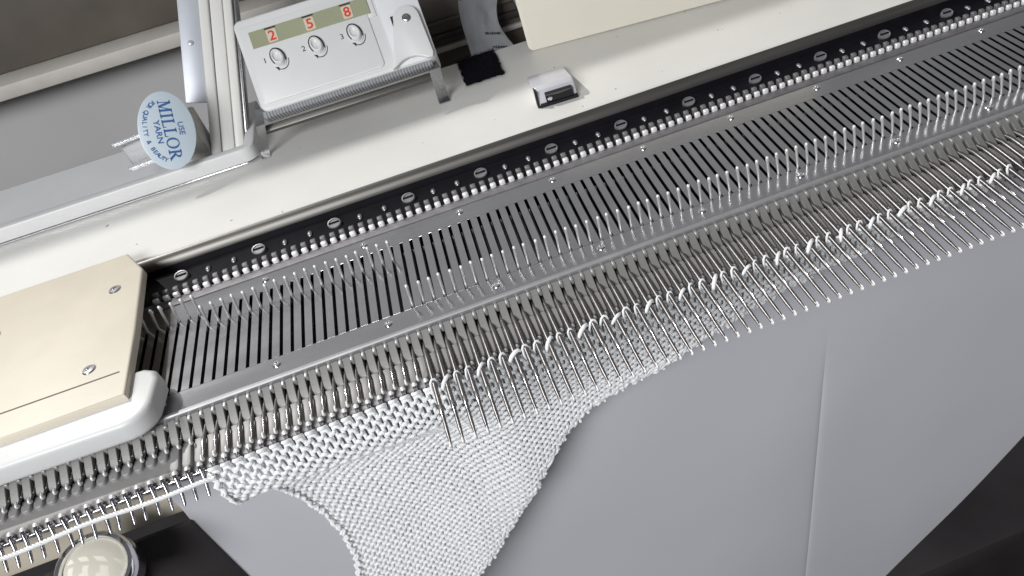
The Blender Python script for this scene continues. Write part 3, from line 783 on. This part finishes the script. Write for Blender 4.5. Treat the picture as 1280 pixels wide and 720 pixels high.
# ------------------------------------------------------------------ black hook tape pad on the rising strip
SL = frame((0, 0, 8), (1, 0, 0), (0, 1, 0))
vp = MB(); hx0, hx1, hy0, hy1 = 151.8, 174.0, 155.6, 189.5
rows = []
for j in range(13):
    row = []
    for i in range(15):
        u, v = i / 14, j / 12
        x = hx0 + u * (hx1 - hx0) + (v - 0.5) * 0.4; y = hy0 + v * (hy1 - hy0)
        if i in (0, 14): x += random.uniform(-0.5, 0.5)
        if j in (0, 12): y += random.uniform(-0.5, 0.5)
        edge = min(u, 1 - u, v, 1 - v) * 14
        row.append((x, y, 0.9 + 1.5 * min(1, edge / 1.2) + random.uniform(-0.25, 0.25)))
    rows.append(row)
vp.sheet(rows); bmesh.ops.solidify(vp.bm, geom=vp.bm.faces[:], thickness=0.8)
pad = part('hook_tape_pad', vp, M['fuzz'], None, 80, at=(163, 172, 9), xf=SL)
tag(pad, 'small square of black fuzzy hook tape stuck beside the row counter', 'hook tape')
fz = MB()
for k in range(1500):
    if random.random() < 0.45:
        s_ = random.choice((0, 1, 2, 3)); u, v = random.random(), random.random()
        if s_ == 0: u = 0
        elif s_ == 1: u = 1
        elif s_ == 2: v = 0
        else: v = 1
    else: u, v = random.random(), random.random()
    p = V((hx0 + u * (hx1 - hx0), hy0 + v * (hy1 - hy0), 1.4))
    dr = V(((u - 0.5) * 1.6 + random.gauss(0, .5), (v - 0.5) * 1.6 + random.gauss(0, .5), 1.0)).normalized() * random.uniform(0.7, 1.5)
    sd = V((random.gauss(0, 1), random.gauss(0, 1), 0)).normalized() * 0.09
    fz.poly([p - sd, p + sd, p + dr])
fo = part('fibres', fz, M['fuzz'], pad, None, xf=SL); fo['kind'] = 'stuff'

# ------------------------------------------------------------------ cream punch card standing at the back
CF = frame((192.4, 173.5, 8.2), (116, -16, 0.4), (0.12, 0.28, 1.0))
cr = empty('cream_card', (245, 167, 8), 'plain cream card panel with a rounded corner standing behind the silver latch', 'card')
part('panel', MB().prism(rrect(0, 175, 0, 75, 3.2), -1.6, 0, 'z', bev=0.4, seg=2), M['card'], cr, 40, xf=CF)
part('fold', MB().prism([(-0.2, 26.0), (175.3, 34), (175.3, 34.5), (-0.2, 26.5)], -0.5, 0.18, 'z'), M['card'], cr, 40, xf=CF)

# ------------------------------------------------------------------ behind the machine
rl = part('shelf_ledge', MB().box(-330, 146, 300, 329.8, 27, 36, 1.2, 2), M['beige'], None, 40, at=(-90, 315, 27)); tag(rl, 'long pale beige shelf ledge along the wall behind the tray', 'shelf')
o = part('dark_board', MB().box(-330, 150, 322, 329.7, 36.3, 110, 1.0, 2), M['brown'], None, 40, at=(-90, 326, 36)); tag(o, 'dark board standing on the pale ledge at the back left', 'board')
bb = empty('brown_case', (155, 250, -30), 'dark brown ridged case standing behind the row counter', 'case')
part('case_body', MB().box(112, 215, 230, 275, -40, 36, 1.5, 2), M['brown'], bb)
part('case_ridge', MB().box(112.5, 214, 226, 229.8, 1, 4, 0.6, 2), M['greyblock'], bb)
part('case_ridge', MB().box(112.5, 214, 226.5, 229.8, 8, 12, 0.6, 2), M['table'], bb)
part('case_ridge', MB().box(112.5, 214, 227, 229.8, 18, 20, 0.6, 2), M['brown'], bb)
# crumpled printed tag
tg = MB(); rows = []
TGF = frame((170.5, 186, -3), (1, -0.12, -0.15), (0.10, 0.75, 0.66))
for j in range(17):
    row = []
    for i in range(13):
        u, v = i / 12, j / 16
        wd = 28 - 6 * v + 2.5 * sin(v * 7)
        row.append((u * wd - 14 + 2.5 * sin(v * 4 + 1) + 2.0 * v, v * 56 - 8, 1.8 * noise.noise(V((u * 3.1, v * 5.3, 1.2))) + 1.2 * noise.noise(V((u * 7, v * 9, 4.2)))))
    rows.append(row)
tg.sheet(rows); bmesh.ops.solidify(tg.bm, geom=tg.bm.faces[:], thickness=0.25)
tgo = part('paper_tag', tg, M['tag'], None, 25, at=(170, 186, -3), xf=TGF); tag(tgo, 'crumpled grey paper tag with dark print behind the black pad', 'paper tag')
# two smudged illegible print marks on the tag
for (x0, y0, n_) in ((-1.5, 24, 9), (1.5, 15, 9)):
    pm = MB()
    for k in range(n_):
        x = x0 + k * 0.95; hh = random.uniform(0.9, 1.7)
        pm.box(x, x + random.uniform(0.4, 0.75), y0 - 0.12 * k - hh / 2, y0 - 0.12 * k + hh / 2, 1.9, 2.2)
    part('print_line', pm, M['ink'], tgo, None, xf=TGF)
o = part('steel_rod', MB().tube([(199, 176, 2), (197, 240, 34), (194, 320, 74)], 2.0, 12), M['rail'], None, 60, at=(198, 180, 4)); tag(o, 'dark steel rod leaning behind the machine next to the cream card', 'rod')

# ------------------------------------------------------------------ lower left: white end clip, clamp knob, dark bracket
ck = MB()
ck.prism([(-70, -19), (-9, -20.5)] + [(-9 + 10.5 * sin(radians(a)), -10 - 10.5 * cos(radians(a))) for a in range(20, 91, 14)] + [(2.3, 0), (0.5, 5.0), (-3.5, 7.6), (-9, 8.2), (-70, 8)], 1.5, 11, 'z', bev=2.2, seg=4)
o = part('end_clip', ck, M['white'], None, 40, at=(-20, -6, 1.5)); tag(o, 'rounded white plastic clip lying over the left end of the needle bed', 'clip')
ca = empty('table_clamp', (-33, -40, -60), 'round chrome clamp knob with a pale cap under the left end of the bed', 'clamp')
KF = Matrix.Translation((-36.0, -46, -27)) @ Matrix.Rotation(radians(28), 4, 'X') @ Matrix.Rotation(radians(12), 4, 'Y')
part('chrome_ring', MB().lathe([(9, -14), (12.5, -13), (13.2, -5), (13.2, 0.5), (12.4, 1.8), (11.2, 2.0), (10.6, 1.2), (10.4, 0)], 40), M['chrome'], ca, 40, xf=KF)
part('cap', MB().lathe([(10.5, 0.2), (9.6, 1.0), (6, 1.8), (0, 2.2)], 40), M['card'], ca, 50, xf=KF)
part('stem', MB().lathe([(4, -40), (4, -13)], 20), M['darkmetal'], ca, 50, xf=KF)
o = part('clamp_bracket', MB().box(-70, -12, -26, -23.8, -150, -43.5, 0.8, 2), M['table'], None, 40, at=(-40, -25, -100)); tag(o, 'dark metal clamp plate below the cream body at lower left', 'clamp')
